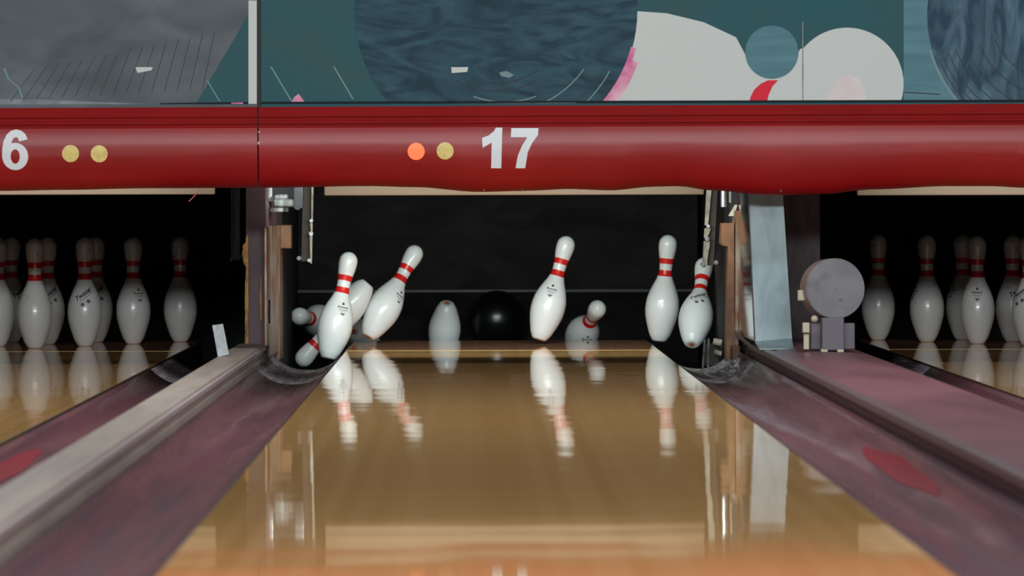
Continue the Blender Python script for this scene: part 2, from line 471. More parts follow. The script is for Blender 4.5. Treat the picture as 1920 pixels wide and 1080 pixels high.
# unseen outer partitions, added to stop light leaking into the side pits
for xa, xb, lb in ((-2.36, -2.27, 'unseen dark partition keeping light out of the left lane pit on its far left side'),
                   (2.70, 2.79, 'unseen dark partition keeping light out of the right lane pit on its far right side')):
    bm = bmesh.new(); box(bm, xa, xb, 16.25, 18.36, -0.12, 0.95, 0.004)
    box(bm, xa, xb, 18.36, 19.6, -0.36, 0.95)
    tag(obj('kickback_partition', bm, M['kick_inner']), lb, 'partition')

# ------------------------------------------------------------------ pinsetters, pits
def pinsetter(n, x0, x1, sx0, sx1, label, syz):
    t = thing('pinsetter', label, 'pinsetter', ((x0 + x1) / 2, 17.8, 0.56))
    loc = (-(x0 + x1) / 2, -17.8, -0.56)
    bm = bmesh.new()
    box(bm, x0, x1, 16.9, 19.3, 0.67, 0.71); box(bm, x0, x1, 19.3, 19.34, 0.71, 1.2); box(bm, x0, x1, 15.9, 16.9, 0.95, 1.0)  # unseen slabs over the pins, added to block overhead light
    obj('shade_housing', bm, M['shade_housing'], t, loc)
    bm = bmesh.new(); box(bm, sx0, sx1, 15.95, 15.97, syz, 0.93, 0.004)  # hidden upper part extended to keep lamp light off the pins
    o = obj('front_strip', bm, M['strip'], t, loc); o['label'] = 'beige front strip just below the red mask'
    return t
pinsetter(17, -0.650, 0.866, P(608, 360, 15.95).x, P(1320, 360, 15.95).x, 'pinsetter over the falling pins of the middle lane, beige strip showing', P(900, 366.0, 15.95).z)
pinsetter(16, -2.26, -0.72, -2.25, P(403, 360, 15.95).x, 'pinsetter over the standing pins of the left lane, beige strip showing', P(200, 365, 15.95).z)
pinsetter(18, 1.13, 2.69, P(1607, 360, 15.95).x, 2.68, 'pinsetter over the standing pins of the right lane, beige strip showing', P(1800, 366, 15.95).z)

def pit(n, x0, x1, label_c, label_k, m):
    bm = bmesh.new()
    # hanging curtain with slight folds
    nx, nz = 120, 1
    cols = []
    for i in range(nx + 1):
        x = x0 + (x1 - x0) * i / nx
        y = 19.24 + 0.004 * math.sin(i * 0.21) + 0.002 * math.sin(i * 0.53 + 1)
        cols.append([(x, y, 0.17), (x, y, 0.66), (x, y + 0.012, 0.66), (x, y + 0.012, 0.17)])
    vv = [[bm.verts.new(p) for p in c] for c in cols]
    for i in range(nx):
        for k in range(4):
            bm.faces.new((vv[i][k], vv[i][(k + 1) % 4], vv[i + 1][(k + 1) % 4], vv[i + 1][k]))
    bm.faces.new(vv[0]); bm.faces.new(vv[-1])
    tag(obj('pit_curtain', bm, m[0], smooth=True), label_c, 'curtain')
    bm = bmesh.new()
    box(bm, x0, x1, 19.14, 19.30, -0.355, 0.172, 0.006)
    k = tag(obj('pit_cushion', bm, m[1]), label_k, 'cushion')
    if n == 17: obj('top_piping', B(x0, x1, 19.128, 19.14, 0.160, 0.173, 0.002), M['black_piping'], k)
pit(17, -0.650, 0.866, 'dark ribbed curtain hanging behind the falling pins of the middle lane',
    'low dark cushion board behind the black ball, below the curtain', (M['curtain'], M['cushion']))
pit(16, -2.26, -0.72, 'shade-darkened curtain behind the standing pins of the left lane', 'shade-darkened cushion behind the standing pins of the left lane', (M['curtain_shaded'], M['curtain_shaded']))
pit(18, 1.13, 2.69, 'shade-darkened curtain behind the standing pins of the right lane', 'shade-darkened cushion behind the standing pins of the right lane', (M['curtain_shaded'], M['curtain_shaded']))

# ------------------------------------------------------------------ sweep arms and brackets
def sweep_arm(pts, Y, mirror, label, dim=False):
    """pts: pixel x of pale edge left/right and brown bar left/right, top and bottom pixel y"""
    (pl, pr, bl, br, ytop, ybot, slant) = pts
    t = thing('sweep_arm', label, 'sweep arm', P((bl + br) / 2, ybot, Y))
    o0 = t.location
    loc = (-o0.x, -o0.y, -o0.z)
    pale = M['arm_pale'] if not dim else M['pit_mech']; brown = M['arm_brown'] if not dim else M['pit_mech']  # dim: one dark material stands in for the unlit lane's shade
    def q(px, py): p = P(px, py, Y); return (p.x, p.z)
    def sl(px, py): return px + slant * (py - ytop) / (ybot - ytop)
    bm = bmesh.new()
    prism(bm, [q(sl(bl, ytop - 74), ytop - 74), q(sl(br, ytop - 74), ytop - 74), q(sl(br, ybot), ybot), q(sl(bl, ybot), ybot)], Y, Y + 0.05)
    obj('bar', bm, brown, t, loc)
    bm = bmesh.new()
    y = ytop - 74
    segs = [(ytop - 74, ytop + 60), (ytop + 66, ytop + 84), (ytop + 90, ybot + 4)]
    for (a, b2) in segs:
        e = (pr - pl)
        prism(bm, [q(sl(pl, a), a), q(sl(pr, a), a), q(sl(pr, b2) - (e * .45 if not mirror else 0), b2), q(sl(pl, b2) + (e * .45 if mirror else 0), b2)], Y - 0.02, Y + 0.01)
    obj('pale_link', bm, pale, t, loc)
    bm = bmesh.new()
    for (x, y, r) in ((sl((pl + pr) / 2, ytop + 62), ytop + 62, .006), (sl((pl + pr) / 2, ytop + 86), ytop + 86, .0075),
                      (sl(pl, ybot), ybot - 2, .006), (sl(br if not mirror else bl, ybot) + (4 if not mirror else -4), ybot - 6, .0075)):
        p = P(x, y, Y); obj('link_bolt', tube(bmesh.new(), (p.x, Y - 0.03, p.z), (p.x, Y + 0.03, p.z), r), M['steel'] if not dim else M['pit_mech'], t, loc)
    return t
sweep_arm((1324, 1336, 1334, 1345, 362, 498, -7), 17.3, False, 'sweep arm with a pale chain edge hanging above the rightmost falling pin')
sweep_arm((583, 588, 568, 583, 352, 490, -3), 17.4, True, 'sweep arm with a pale edge hanging beside the left kickback post')
sweep_arm((434, 438, 438, 450, 360, 488, 0), 17.4, False, 'sweep arm coloured dark as if in shade left of the purple kickback post', dim=True)

# chrome bracket, left
t = thing('chrome_bracket', 'chrome bracket under the red mask atop the left kickback plate', 'bracket', P(536, 372, 16.6))
o0 = t.location; loc = (-o0.x, -o0.y, -o0.z)
def q(px, py, Y): p = P(px, py, Y); return (p.x, p.z)
def rect(bm, x0, y0, x1, y1, Y, dep, bev=0.002):
    a = P(x0, y0, Y); b = P(x1, y1, Y); box(bm, a.x, b.x, Y, Y + dep, b.z, a.z, bev)
    return bm
obj('left_flange', rect(bmesh.new(), 502, 330, 510, 378, 16.5, 0.06), M['steel'], t, loc)
obj('right_flange', rect(bmesh.new(), 551, 330, 568, 391, 16.5, 0.03), M['chrome'], t, loc)
bm = rect(bmesh.new(), 512, 372, 566, 389, 16.55, 0.12, 0.006)
rect(bm, 516, 364, 540, 374, 16.56, 0.08, 0.004)
obj('cross_plate', bm, M['steel'], t, loc)
bm = bmesh.new()
for (x, y, r) in ((513, 371, .007), (512, 394, .008), (526, 391, .008), (535, 393, .006), (558, 388, .010)):
    p = P(x, y, 16.5); tube(bm, (p.x, 16.47, p.z), (p.x, 16.53, p.z), r)
obj('bolt_head', bm, M['chrome'], t, loc)
bm = bmesh.new()
a = P(503, 397, 16.45); tube(bm, (a.x + 0.03, 16.5, a.z), (a.x + 0.03, 16.5, a.z + 0.012), 0.034, 0.034, 24)
obj('collar', bm, M['steel'], t, loc)
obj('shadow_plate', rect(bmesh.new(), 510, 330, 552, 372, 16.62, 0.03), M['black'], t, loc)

# cylinder pair at the right
t = thing('steel_bracket', 'pale steel cylinder and bracket under the red mask above the rusty post', 'bracket', P(1358, 378, 16.6))
o0 = t.location; loc = (-o0.x, -o0.y, -o0.z)
a = P(1357, 330, 16.6); b = P(1357, 388, 16.6)
obj('cylinder', tube(bmesh.new(), a, b, 0.0105), M['steel'], t, loc, smooth=True)
a = P(1369, 330, 16.62); b = P(1369, 380, 16.62)
obj('rod', tube(bmesh.new(), a, b, 0.0045), M['arm_pale'], t, loc, smooth=True)
bm = bmesh.new()
prism(bm, [q(1366, 405, 16.6), q(1378, 384, 16.6), q(1383, 384, 16.6), q(1376, 405, 16.6)], 16.6, 16.64)
obj('strut', bm, M['arm_pale'], t, loc)

# mechanism at the foot of the right pit side
t = thing('steel_rod_guard', 'pair of thin steel rods at the pit edge right of the hanging pin', 'rod guard', P(1326, 680, 17.2))
o0 = t.location; loc = (-o0.x, -o0.y, -o0.z)
for (x0, x1) in ((1322, 1318), (1329, 1328)):
    a = P(x0, 636, 17.3); b = P(x1, 688, 17.1)
    obj('rod', tube(bmesh.new(), a, b, 0.004), M['steel'], t, loc, smooth=True)
bm = bmesh.new()
p = P(1345, 640, 17.3); tube(bm, (p.x - .014, 17.3, p.z), (p.x + .014, 17.3, p.z - 0.006), 0.012)
p = P(1346, 660, 17.3); tube(bm, (p.x - .012, 17.3, p.z), (p.x + .012, 17.3, p.z - 0.006), 0.009)
obj('roller', bm, M['arm_pale'], t, loc, smooth=True)
bm = bmesh.new(); p = P(1332, 664, 17.35); box(bm, p.x - .02, p.x + .03, 17.33, 17.37, p.z - .04, p.z + .035, 0.002)
obj('back_bracket', bm, M['pit_mech'], t, loc)

# ------------------------------------------------------------------ upright grey plate on the ball return cap
t = thing('metal_plate', 'tall upright grey metal plate standing on the ball return cap beside the disc', 'plate', (0.95, 15.3, 0.065))
loc = (-0.95, -15.3, -0.065)
Yp = 15.32
tl = P(1400, 300, Yp); tr = P(1464, 300, Yp); bl = P(1415, 640, Yp); br = P(1485, 634, Yp)
toeL = P(1424, 659, 15.08); toeR = P(1488, 661, 15.08)
toeL.z = max(toeL.z, 0.061); toeR.z = max(toeR.z, 0.062)
up = 0.25
tl2 = tl + (tl - bl).normalized() * up; tr2 = tr + (tr - br).normalized() * up
bm = bmesh.new()
def slab(bm, quad, d):
    a = [bm.verts.new(p) for p in quad]; b = [bm.verts.new(Vector(p) + Vector(d)) for p in quad]
    bm.faces.new(a); bm.faces.new(list(reversed(b)))
    for i in range(4):
        j = (i + 1) % 4; bm.faces.new((a[j], a[i], b[i], b[j]))
slab(bm, [tl2, tr2, br, bl], (0, 0.004, 0))
obj('upright', bm, M['plate'], t, loc)
bm = bmesh.new(); slab(bm, [bl, br, toeR, toeL], (0, 0, -0.003))
obj('foot', bm, M['plate'], t, loc)
# polished wing running back along the gutter
bm = bmesh.new()
d = Vector((0.0035, 0, 0))
b0 = Vector(bl); t0 = Vector(tl2)
slab(bm, [t0 + Vector((-.001, 0, 0)), b0 + Vector((-.001, 0, 0)), Vector((0.872, 16.4, 0.070)), Vector((0.872, 16.4, t0.z))], (0.003, 0, 0))
o = obj('side_wing', bm, M['mirror_side'], t, loc); o['label'] = 'polished side face reflecting the nearest pin'
bm = bmesh.new()
tube(bm, bl + Vector((0, -0.002, 0)), tl2 + Vector((0, -0.002, 0)), 0.0022)
obj('bright_edge', bm, M['chrome'], t, loc)

# ------------------------------------------------------------------ round disc unit on the cap
t = thing('disc_sensor', 'round grey disc on a small purple-grey base standing on the ball return cap', 'sensor', (1.06, 14.75, 0.063))
loc = (-1.06, -14.75, -0.063)
c = P(1566, 541, 14.7)
ax = Vector((0.17, -1, 0.05)).normalized()
bm = bmesh.new()
front = c + ax * 0.0; back = c - ax * 0.07
tube(bm, back, front, 0.089, 0.0875, 64)
obj('drum', bm, M['disc_rim'], t, loc, smooth=True)
bm = bmesh.new()
tube(bm, front, front + ax * 0.004, 0.0868, 0.0862, 64)
tube(bm, front + ax * 0.004, front + ax * 0.0052, 0.0035, 0.002, 12)
obj('face', bm, M['disc'], t, loc, smooth=True)
bm = bmesh.new()
sc = P(1576, 562, 14.68)
tube(bm, sc + ax * 0.002, sc + ax * 0.012, 0.0035, 0.0035, 12)
obj('face_screw', bm, M['steel'], t, loc)
bm = bmesh.new(); rect(bm, 1541, 596, 1583, 657, 14.66, 0.07, 0.003)
obj('neck_block', bm, M['disc_base'], t, loc)
bm = bmesh.new(); rect(bm, 1520, 606, 1603, 655, 14.72, 0.06, 0.003)
obj('base_block', bm, M['disc_base'], t, loc)
bm = bmesh.new(); rect(bm, 1505, 605, 1518, 624, 14.66, 0.03, 0.002); rect(bm, 1507, 626, 1517, 655, 14.67, 0.02, 0.001)
obj('side_clip', bm, M['cream'], t, loc)
a = P(1527, 598, 14.66)
bm = bmesh.new(); bmesh.ops.create_uvsphere(bm, u_segments=16, v_segments=10, radius=0.0105); bmesh.ops.translate(bm, vec=a, verts=bm.verts[:])
obj('clamp_knob', bm, M['cream'], t, loc, smooth='all')
bm = bmesh.new(); rect(bm, 1496, 544, 1509, 564, 14.72, 0.03, 0.003)
obj('rim_tab', bm, M['cream'], t, loc)
bm = bmesh.new()
for (x0, x1) in ((1540, 1552), (1570, 1582)):
    a = P(x0, 656, 14.66); b = P(x1, 662, 14.66); box(bm, a.x, b.x, 14.66, 14.78, 0.0625, a.z + .003, 0.001)
obj('foot', bm, M['cream'], t, loc)

# small pale tab beside the left divider
t0 = P(408, 667, 14.8); t1 = P(398, 610, 14.8)
bm = bmesh.new()
wv = Vector((0.033, 0, 0.0))
slab(bm, [t1, t1 + Vector((0.031, 0, 0.004)), t0 + Vector((0.033, 0, 0.004)), t0 + Vector((0.001, 0, -0.004))], (0, 0.012, 0))
o = obj('metal_tab', bm, mat('tab_pale', lin(186, 194, 196), 0.5, col2=lin(160, 160, 158), scale=(60, 60, 40)))
tag(o, 'small pale upright tab at the left edge of the beige divider', 'tab')

# ------------------------------------------------------------------ masking units
YM = 15.0
TILT = 0.0021
def sag(X):
    """lower edge height of the red bulge, from the photo"""
    k = [(-2.2, 357), (-1.39, 358), (-1.2, 356), (-0.95, 353), (-0.62, 352), (-0.30, 349), (-0.16, 351), (0.03, 360), (0.16, 358),
         (0.30, 354.5), (0.42, 357), (0.55, 350), (0.62, 349), (0.72, 357), (0.9, 367), (1.05, 364), (1.2, 355), (1.42, 349), (1.55, 349), (1.64, 352), (2.6, 352)]
    for (a, b) in zip(k, k[1:]):
        if a[0] <= X <= b[0]:
            s = (X - a[0]) / (b[0] - a[0]); s = s * s * (3 - 2 * s)
            py = a[1] + (b[1] - a[1]) * s
            return P(CX + X * F / YM, py, YM).z
    return P(880, 353, YM).z
def ztop(X): return P(CX + X * F / YM, 238.5 - 0.0042 * (X * F / YM), YM).z   # seam above the bulge
def zposter(X): return P(CX + X * F / YM, 199 - 0.0042 * (X * F / YM), YM).z
PHI = [(0, 13), (0.06, 7), (0.14, 5), (0.25, 2.2), (0.31, -2.5), (0.38, -7), (0.6, -12), (0.78, -20), (0.9, -34), (0.97, -58), (1.0, -78)]
BY = [0.0]
for i in range(200):
    t_ = (i + 0.5) / 200
    for (a_, b_) in zip(PHI, PHI[1:]):
        if a_[0] <= t_ <= b_[0]:
            ph = a_[1] + (b_[1] - a_[1]) * (t_ - a_[0]) / (b_[0] - a_[0]); break
    BY.append(BY[-1] - math.tan(math.radians(ph)) * 0.195 / 200)
def bulge_pt(X, u):
    """u: 0 at the top of the bulge, 1 at its lower edge"""
    zt, zb = ztop(X), sag(X)
    t_ = math.sin(min(max(u, 0), 1) * math.pi / 2)
    k = t_ * 200; i = min(199, int(k)); y = BY[i] + (BY[i + 1] - BY[i]) * (k - i)
    return Vector((X, YM - 0.012 + y, zt + (zb - zt) * t_))
def on_bulge(px, py, off=0.0015):
    X = (px - CX) * YM / F
    z = P(px, py, YM - 0.06).z
    X = (P(px, py, YM - 0.06)).x
    lo, hi = 0.0, 1.0
    for _ in range(30):
        m_ = (lo + hi) / 2
        if bulge_pt(X, m_).z > z: lo = m_
        else: hi = m_
    p = bulge_pt(X, lo)
    e = bulge_pt(X, min(1, lo + 0.02)) - bulge_pt(X, max(0, lo - 0.02))
    nrm = Vector((0, e.z, -e.y)); nrm.normalize()
    if nrm.y > 0: nrm = -nrm
    return p + nrm * off

def sub_poly(bm, pts, mapper, mi=0, step=6):
    """flat polygon in pixels, cut into horizontal bands, then mapped onto the surface"""
    b2 = bmesh.new()
    vv = [b2.verts.new((p[0], p[1], 0)) for p in pts]
    b2.faces.new(vv)
    ys = [p[1] for p in pts]
    y = math.floor(min(ys) / step) * step
    while y < max(ys):
        bmesh.ops.bisect_plane(b2, geom=b2.verts[:] + b2.edges[:] + b2.faces[:], plane_co=(0, y, 0), plane_no=(0, 1, 0))
        y += step
    bmesh.ops.triangulate(b2, faces=b2.faces[:])
    mp = {}
    for v in b2.verts: mp[v.index if v.index >= 0 else id(v)] = None
    b2.verts.index_update()
    nv = [bm.verts.new(mapper(v.co.x, v.co.y)) for v in b2.verts]
    for f in b2.faces:
        try:
            nf = bm.faces.new([nv[v.index] for v in f.verts]); nf.material_index = mi
        except ValueError: pass
    b2.free()

def thicken(o, t=0.001):
    md = o.modifiers.new('thickness', 'SOLIDIFY'); md.thickness = t; md.offset = -1

DIG1 = [(904, 258), (916, 254), (926, 246), (930, 239), (942, 239), (940, 315), (921, 315), (922, 267), (905, 277)]
DIG7 = [(959, 240), (1010, 240), (1009, 253), (998, 268), (990, 285), (985, 315), (967, 315), (971, 292), (979, 273), (989, 257), (958, 257)]
def digit6(bm, ox):
    # bowl
    n = 28
    def E(a, rx, ry, cx=26, cy=293): return (ox + cx + rx * math.cos(a), cy + ry * math.sin(a))
    for i in range(n):
        a0 = 2 * math.pi * i / n; a1 = 2 * math.pi * (i + 1) / n
        qd = [E(a0, 24.5, 25.5), E(a1, 24.5, 25.5), E(a1, 8.5, 13.5), E(a0, 8.5, 13.5)]
        f = bm.faces.new([bm.verts.new(on_bulge(*p)) for p in qd])
    outer = [(1.5, 293), (1.6, 280), (4, 265), (10, 252), (18, 245), (28, 242.5), (38, 245), (45, 251), (49.5, 261)]
    inner = [(17.5, 290), (17.5, 280), (18.5, 270), (21, 262), (24, 258), (28, 257), (30.5, 258), (32.5, 261), (33, 265)]
    for i in range(len(outer) - 1):
        qd = [outer[i], outer[i + 1], inner[i + 1], inner[i]]
        bm.faces.new([bm.verts.new(on_bulge(ox + p[0], p[1])) for p in qd])

def masking_unit(x0, x1, label, name_lab):
    t = thing('masking_unit', label, 'masking unit', ((x0 + x1) / 2, YM, 0.8))
    loc = (-(x0 + x1) / 2, -YM, -0.8)
    nx = int((x1 - x0) / 0.03)
    # bulge
    bm = bmesh.new(); nu = 28
    grid = []
    for i in range(nx + 1):
        X = x0 + (x1 - x0) * i / nx
        row = [bm.verts.new(bulge_pt(X, j / nu)) for j in range(nu + 1)]
        p = bulge_pt(X, 1.0)
        row.append(bm.verts.new((X, YM + 0.10, p.z + 0.012)))
        row.append(bm.verts.new((X, YM + 0.12, p.z + 0.03)))
        row.append(bm.verts.new((X, YM + 0.12, ztop(X))))
        grid.append(row)
    for i in range(nx):
        r = len(grid[0])
        for j in range(r):
            k = (j + 1) % r
            bm.faces.new((grid[i][j], grid[i][k], grid[i + 1][k], grid[i + 1][j]))
    bm.faces.new(grid[0]); bm.faces.new(list(reversed(grid[-1])))
    o = obj('red_bulge', bm, M['red'], t, loc, smooth=True)
    # flat red band with two grooves above the bulge
    bm = bmesh.new()
    prof = [(0.0, 0.0), (0.0, 0.012), (0.006, 0.013), (0.006, 0.020), (0.0, 0.021), (0.0, 0.030), (-0.004, 0.031), (-0.004, 0.033), (0, 0.034), (0.0, 0.064)]
    rows = []
    for i in range(nx + 1):
        X = x0 + (x1 - x0) * i / nx
        zb, ze = ztop(X), zposter(X)
        k = (ze - zb) / 0.064
        rows.append([bm.verts.new((X, YM - 0.004 - yy - zz * 0.10, zb + zz * k)) for yy, zz in prof] +
                    [bm.verts.new((X, YM + 0.03, ze)), bm.verts.new((X, YM + 0.03, zb))])
    for i in range(nx):
        r = len(rows[0])
        for j in range(r):
            k = (j + 1) % r
            bm.faces.new((rows[i][j], rows[i][k], rows[i + 1][k], rows[i + 1][j]))
    bm.faces.new(rows[0]); bm.faces.new(list(reversed(rows[-1])))
    obj('red_band', bm, M['red_flat'], t, loc)
    return t, loc

UL, ULl = masking_unit(-2.9, P(483, 270, YM).x, 'red masking unit at the left, its number ending in 6, two unlit yellow lights', 'left')
UR, URl = masking_unit(P(485.5, 270, YM).x, 3.3, 'long red masking unit marked 17 with one orange lit light', 'right')

# numbers and indicator lights
bm = bmesh.new(); sub_poly(bm, DIG1, on_bulge)
o = obj('digit_one', bm, M['white'], UR, URl)
bm = bmesh.new(); sub_poly(bm, DIG7, on_bulge)
o = obj('digit_seven', bm, M['white'], UR, URl)
bm = bmesh.new(); digit6(bm, 0)
o = obj('digit_six', bm, M['white'], UL, ULl)
bm = bmesh.new(); sub_poly(bm, [(x - 957, y + 3) for x, y in DIG1], on_bulge)
o = obj('digit_one', bm, M['white'], UL, ULl)
def dot(px, py, m, parent, loc, lab):
    bm = bmesh.new()
    sub_poly(bm, [(px + 16 * math.cos(a * math.pi / 20), py + 16 * math.sin(a * math.pi / 20)) for a in range(40)], on_bulge, step=5)
    o = obj('indicator_light', bm, m, parent, loc); o['label'] = lab
dot(130, 287.5, M['lens_off'], UL, ULl, 'unlit yellow indicator, left')
dot(184, 288, M['lens_off'], UL, ULl, 'unlit yellow indicator, right')
dot(780, 283.5, M['lens_on'], UR, URl, 'lit orange indicator')
dot(834.5, 282.5, M['lens_off'], UR, URl, 'unlit yellow indicator')

# poster panels (printed picture: one mesh per panel, shapes in thin layers)
def pm(name, c, c2=None, sc=(6, 6, 6), noise=0.8, rough=0.6, ramp=(0.35, 0.65)):
    return mat('poster_' + name, c, rough, ior=1.2, col2=c2, scale=sc, noise=noise, ramp=ramp)
PMS = [pm('grey', lin(100, 108, 113), lin(78, 85, 89), (3, 3, 6)), pm('teal', lin(42, 88, 96), lin(54, 84, 88), (3, 3, 5)),
       pm('ball', lin(36, 58, 70), lin(54, 84, 96), (3.0, 3, 9), 3.5), pm('white', lin(192, 198, 196)), pm('pink', lin(196, 96, 140), lin(222, 190, 204), (12, 12, 12)),
       pm('redstripe', lin(206, 46, 62)), pm('black', lin(22, 30, 34)), pm('paleteal', lin(92, 132, 142), lin(78, 116, 126), (3, 3, 30), 0.3),
       pm('ball2', lin(44, 66, 82), lin(84, 112, 126), (22, 3, 6), 1.2), pm('line', lin(112, 138, 140)), pm('lightgrey', lin(142, 150, 154), lin(104, 112, 116), (10, 4, 10)),
       pm('darkline', lin(58, 64, 70)), pm('reflection', lin(206, 196, 198), lin(218, 216, 216), (8, 8, 8))]
GREY, TEAL, BALL, WHT, PINK, RST, BLK, PTEAL, BALL2, LINE, LGREY, DLINE, REFLECT = range(13)
TOPZ = 1.34
def flat(bm, pts, mi, layer):
    y = YM - 0.0006 * layer - 0.004
    vv = []
    for (px, py) in pts:
        p = P(px, py, YM); z = min(max(p.z, zposter(p.x) + 0.0005), TOPZ)
        vv.append(bm.verts.new((p.x, y, z)))
    f = bm.faces.new(vv); f.material_index = mi
def clip_bottom(pts):
    """keep a polygon above the poster's lower edge and inside the unit"""
    b2 = bmesh.new(); vv = [b2.verts.new((x, y, 0)) for x, y in pts]; b2.faces.new(vv)
    bmesh.ops.bisect_plane(b2, geom=b2.verts[:] + b2.edges[:] + b2.faces[:], plane_co=(0, 196, 0), plane_no=(0.0025, 1, 0), clear_outer=True)
    r = [[(v.co.x, v.co.y) for v in f.verts] for f in b2.faces]; b2.free()
    return r
def arc(cx, cy, r, a0, a1, n=40):
    return [(cx + r * math.cos(math.radians(a0 + (a1 - a0) * i / n)), cy + r * math.sin(math.radians(a0 + (a1 - a0) * i / n))) for i in range(n + 1)]
def shape(bm, pts, mi, layer):
    for pg in clip_bottom(pts): flat(bm, pg, mi, layer)
def ring(bm, cx, cy, r0, r1, a0, a1, mi, layer, n=40):
    for i in range(n):
        b0 = a0 + (a1 - a0) * i / n; b1 = a0 + (a1 - a0) * (i + 1) / n
        c = [(cx + r * math.cos(math.radians(a)), cy + r * math.sin(math.radians(a))) for r, a in ((r0, b0), (r1, b0), (r1, b1), (r0, b1))]
        if sum(p[1] for p in c) / 4 < 193: shape(bm, c, mi, layer)
def stroke(bm, x0, y0, x1, y1, wd, mi, layer):
    shape(bm, [(x0 - wd / 2, y0), (x0 + wd / 2, y0), (x1 + wd / 2, y1), (x1 - wd / 2, y1)], mi, layer)

def panel_base(bm, x0, x1, mi):
    z0 = min(zposter(x0), zposter(x1))
    box(bm, x0, x1, YM - 0.004, YM + 0.03, z0 - 0.0, TOPZ, mi=mi)

bm = bmesh.new()
xL = P(466, 160, YM).x
panel_base(bm, -2.9, P(482.5, 160, YM).x, GREY)
shape(bm, [(466, 27), (466, 196), (367, 196)], TEAL, 1)
shape(bm, [(466, 0), (481.5, 0), (481.5, 210), (466, 210)], WHT, 2)
shape(bm, [(466, -215), (481.5, -215), (481.5, 1), (466, 1)], WHT, 2)
shape(bm, [(-200, 184), (60, 186), (200, 192), (310, 196), (310, 203), (-200, 203)], LGREY, 1)
for (a, b_, c_, d_) in ((8, 128, 16, 148), (16, 148, 36, 165), (36, 165, 42, 184)): stroke(bm, a, b_, c_, d_, 4, LINE, 2)
for i in range(16):
    x = 20 + i * 24; y = 190 - i * 1.5
    stroke(bm, x, y, x + 46 - i * 1.6, y - 62 - i * 3, 1.2, DLINE, 1)
shape(bm, [(254, 126), (287, 126), (284, 132), (258, 137)], WHT, 3)
stroke(bm, 388, 150, 412, 190, 2.5, LINE, 2)
shape(bm, [(300, 193.5), (466, 191), (466, 200), (300, 200)], BLK, 3)
shape(bm, [(434, 192.3), (456, 192.3), (456, 195.5), (434, 195.5)], PINK, 4)
o = obj('poster_panel', bm, PMS, UL, ULl); o['label'] = 'grey and teal picture panel'
bm = bmesh.new()
panel_base(bm, P(490, 160, YM).x, 3.3, TEAL)
stroke(bm, 508, 125, 547, 190, 3, LINE, 1); stroke(bm, 626, 125, 662, 186, 3, LINE, 1); stroke(bm, 748, 160, 765, 188, 2, LINE, 1)
shape(bm, [(546, 192), (552, 182), (560, 176), (566, 184), (572, 192)], PINK, 1)
# large ball
shape(bm, arc(930, 20, 265, 0, 360, 90), BALL, 2)
for k, (r, a0, a1) in enumerate(((150, 60, 120), (190, 35, 85), (215, 30, 75), (240, 28, 95), (252, 30, 60), (170, 70, 110), (135, 55, 100))):
    ring(bm, 930 + (k % 3) * 8, 20, r, r + 2.2, a0, a1, LINE if k % 2 else DLINE, 3)
shape(bm, [(846, 126), (878, 126), (876, 135), (847, 137)], WHT, 4)
shape(bm, [(936, 136), (950, 133), (964, 141), (955, 146), (940, 143)], LINE, 4)
ring(bm, 930, 20, 262, 272, 15, 60, PINK, 3)
# big white pin
body = [(1100, 200), (1672, 200)] + [p for p in arc(1588, 158, 106, 22, -140, 40)] + [(1500, 92)] + arc(1447, 98, 50, 0, 175, 30) + \
       [(1380, 70), (1320, 42), (1250, 25), (1180, 20), (1100, 30)]
shape(bm, body, WHT, 1.4)
ring(bm, 930, 20, 272, 284, 20, 60, PINK, 3)
ring(bm, 930, 20, 284, 288, 20, 60, WHT, 3)
shape(bm, [(1403, 200), (1407, 182), (1414, 168), (1426, 157), (1440, 150.5), (1459, 150.5), (1448, 162), (1441, 178), (1436, 200)], RST, 2.4)
shape(bm, arc(1447, 98, 50, 0, 360, 40), PTEAL, 3)
shape(bm, [(1545, 200), (1553, 176), (1570, 152), (1592, 138), (1612, 150), (1622, 172), (1624, 200)], REFLECT, 2.4)  # ghost of a reflection, painted onto the panel as a pale patch
shape(bm, [(1504, 40), (1506, 40), (1506, 200), (1504, 200)], LGREY, 3.4)
# teal ground and second ball at the right
shape(bm, [(1694, -260), (1960, -260), (1960, 200), (1694, 200)], PTEAL, 1)
stroke(bm, 1694, 172, 1694, 174, 2, DLINE, 1.6)
shape(bm, [(1696, 172), (1762, 176), (1762, 178), (1696, 174)], DLINE, 1.8)
shape(bm, arc(1978, 30, 240, 0, 360, 90), BALL2, 2)
ring(bm, 1978, 30, 240, 245, 100, 165, LINE, 2)
for r in (120, 150, 175, 195, 210, 222, 231): ring(bm, 1978, 30, r, r + 1.6, 100, 160, DLINE, 3)
# dark line along the bottom
shape(bm, [(490, 191), (1100, 189), (1940, 187), (1940, 210), (490, 210)], BLK, 4)
shape(bm, [(560, 195.4), (1080, 192.6), (1080, 210), (560, 210)], LGREY, 4.4)
o = obj('poster_panel', bm, PMS, UR, URl); o['label'] = 'picture panel of dark balls and a big white pin'
# black gap strip
bm = bmesh.new(); box(bm, P(482.7, 160, YM).x, P(489.8, 160, YM).x, YM + 0.004, YM + 0.03, zposter(-0.62) - 0.004, TOPZ)
obj('seam_strip', bm, M['black'], UR, URl)
# small chips along the seam and the lower edge
for (x, y, r) in ((484, 228, 2.2), (484.5, 247, 2), (484, 268, 2.4), (1467, 357, 1.8), (908, 355, 1.6), (980, 354.5, 2), (1088, 354, 1.7)):
    bm = bmesh.new()
    sub_poly(bm, [(x + r * math.cos(a), y + r * 1.3 * math.sin(a)) for a in [i * math.pi / 4 for i in range(8)]], lambda a, b: on_bulge(a, max(b, 241), 0.002))
    obj('paint_chip', bm, M['arm_pale'], UR, URl)
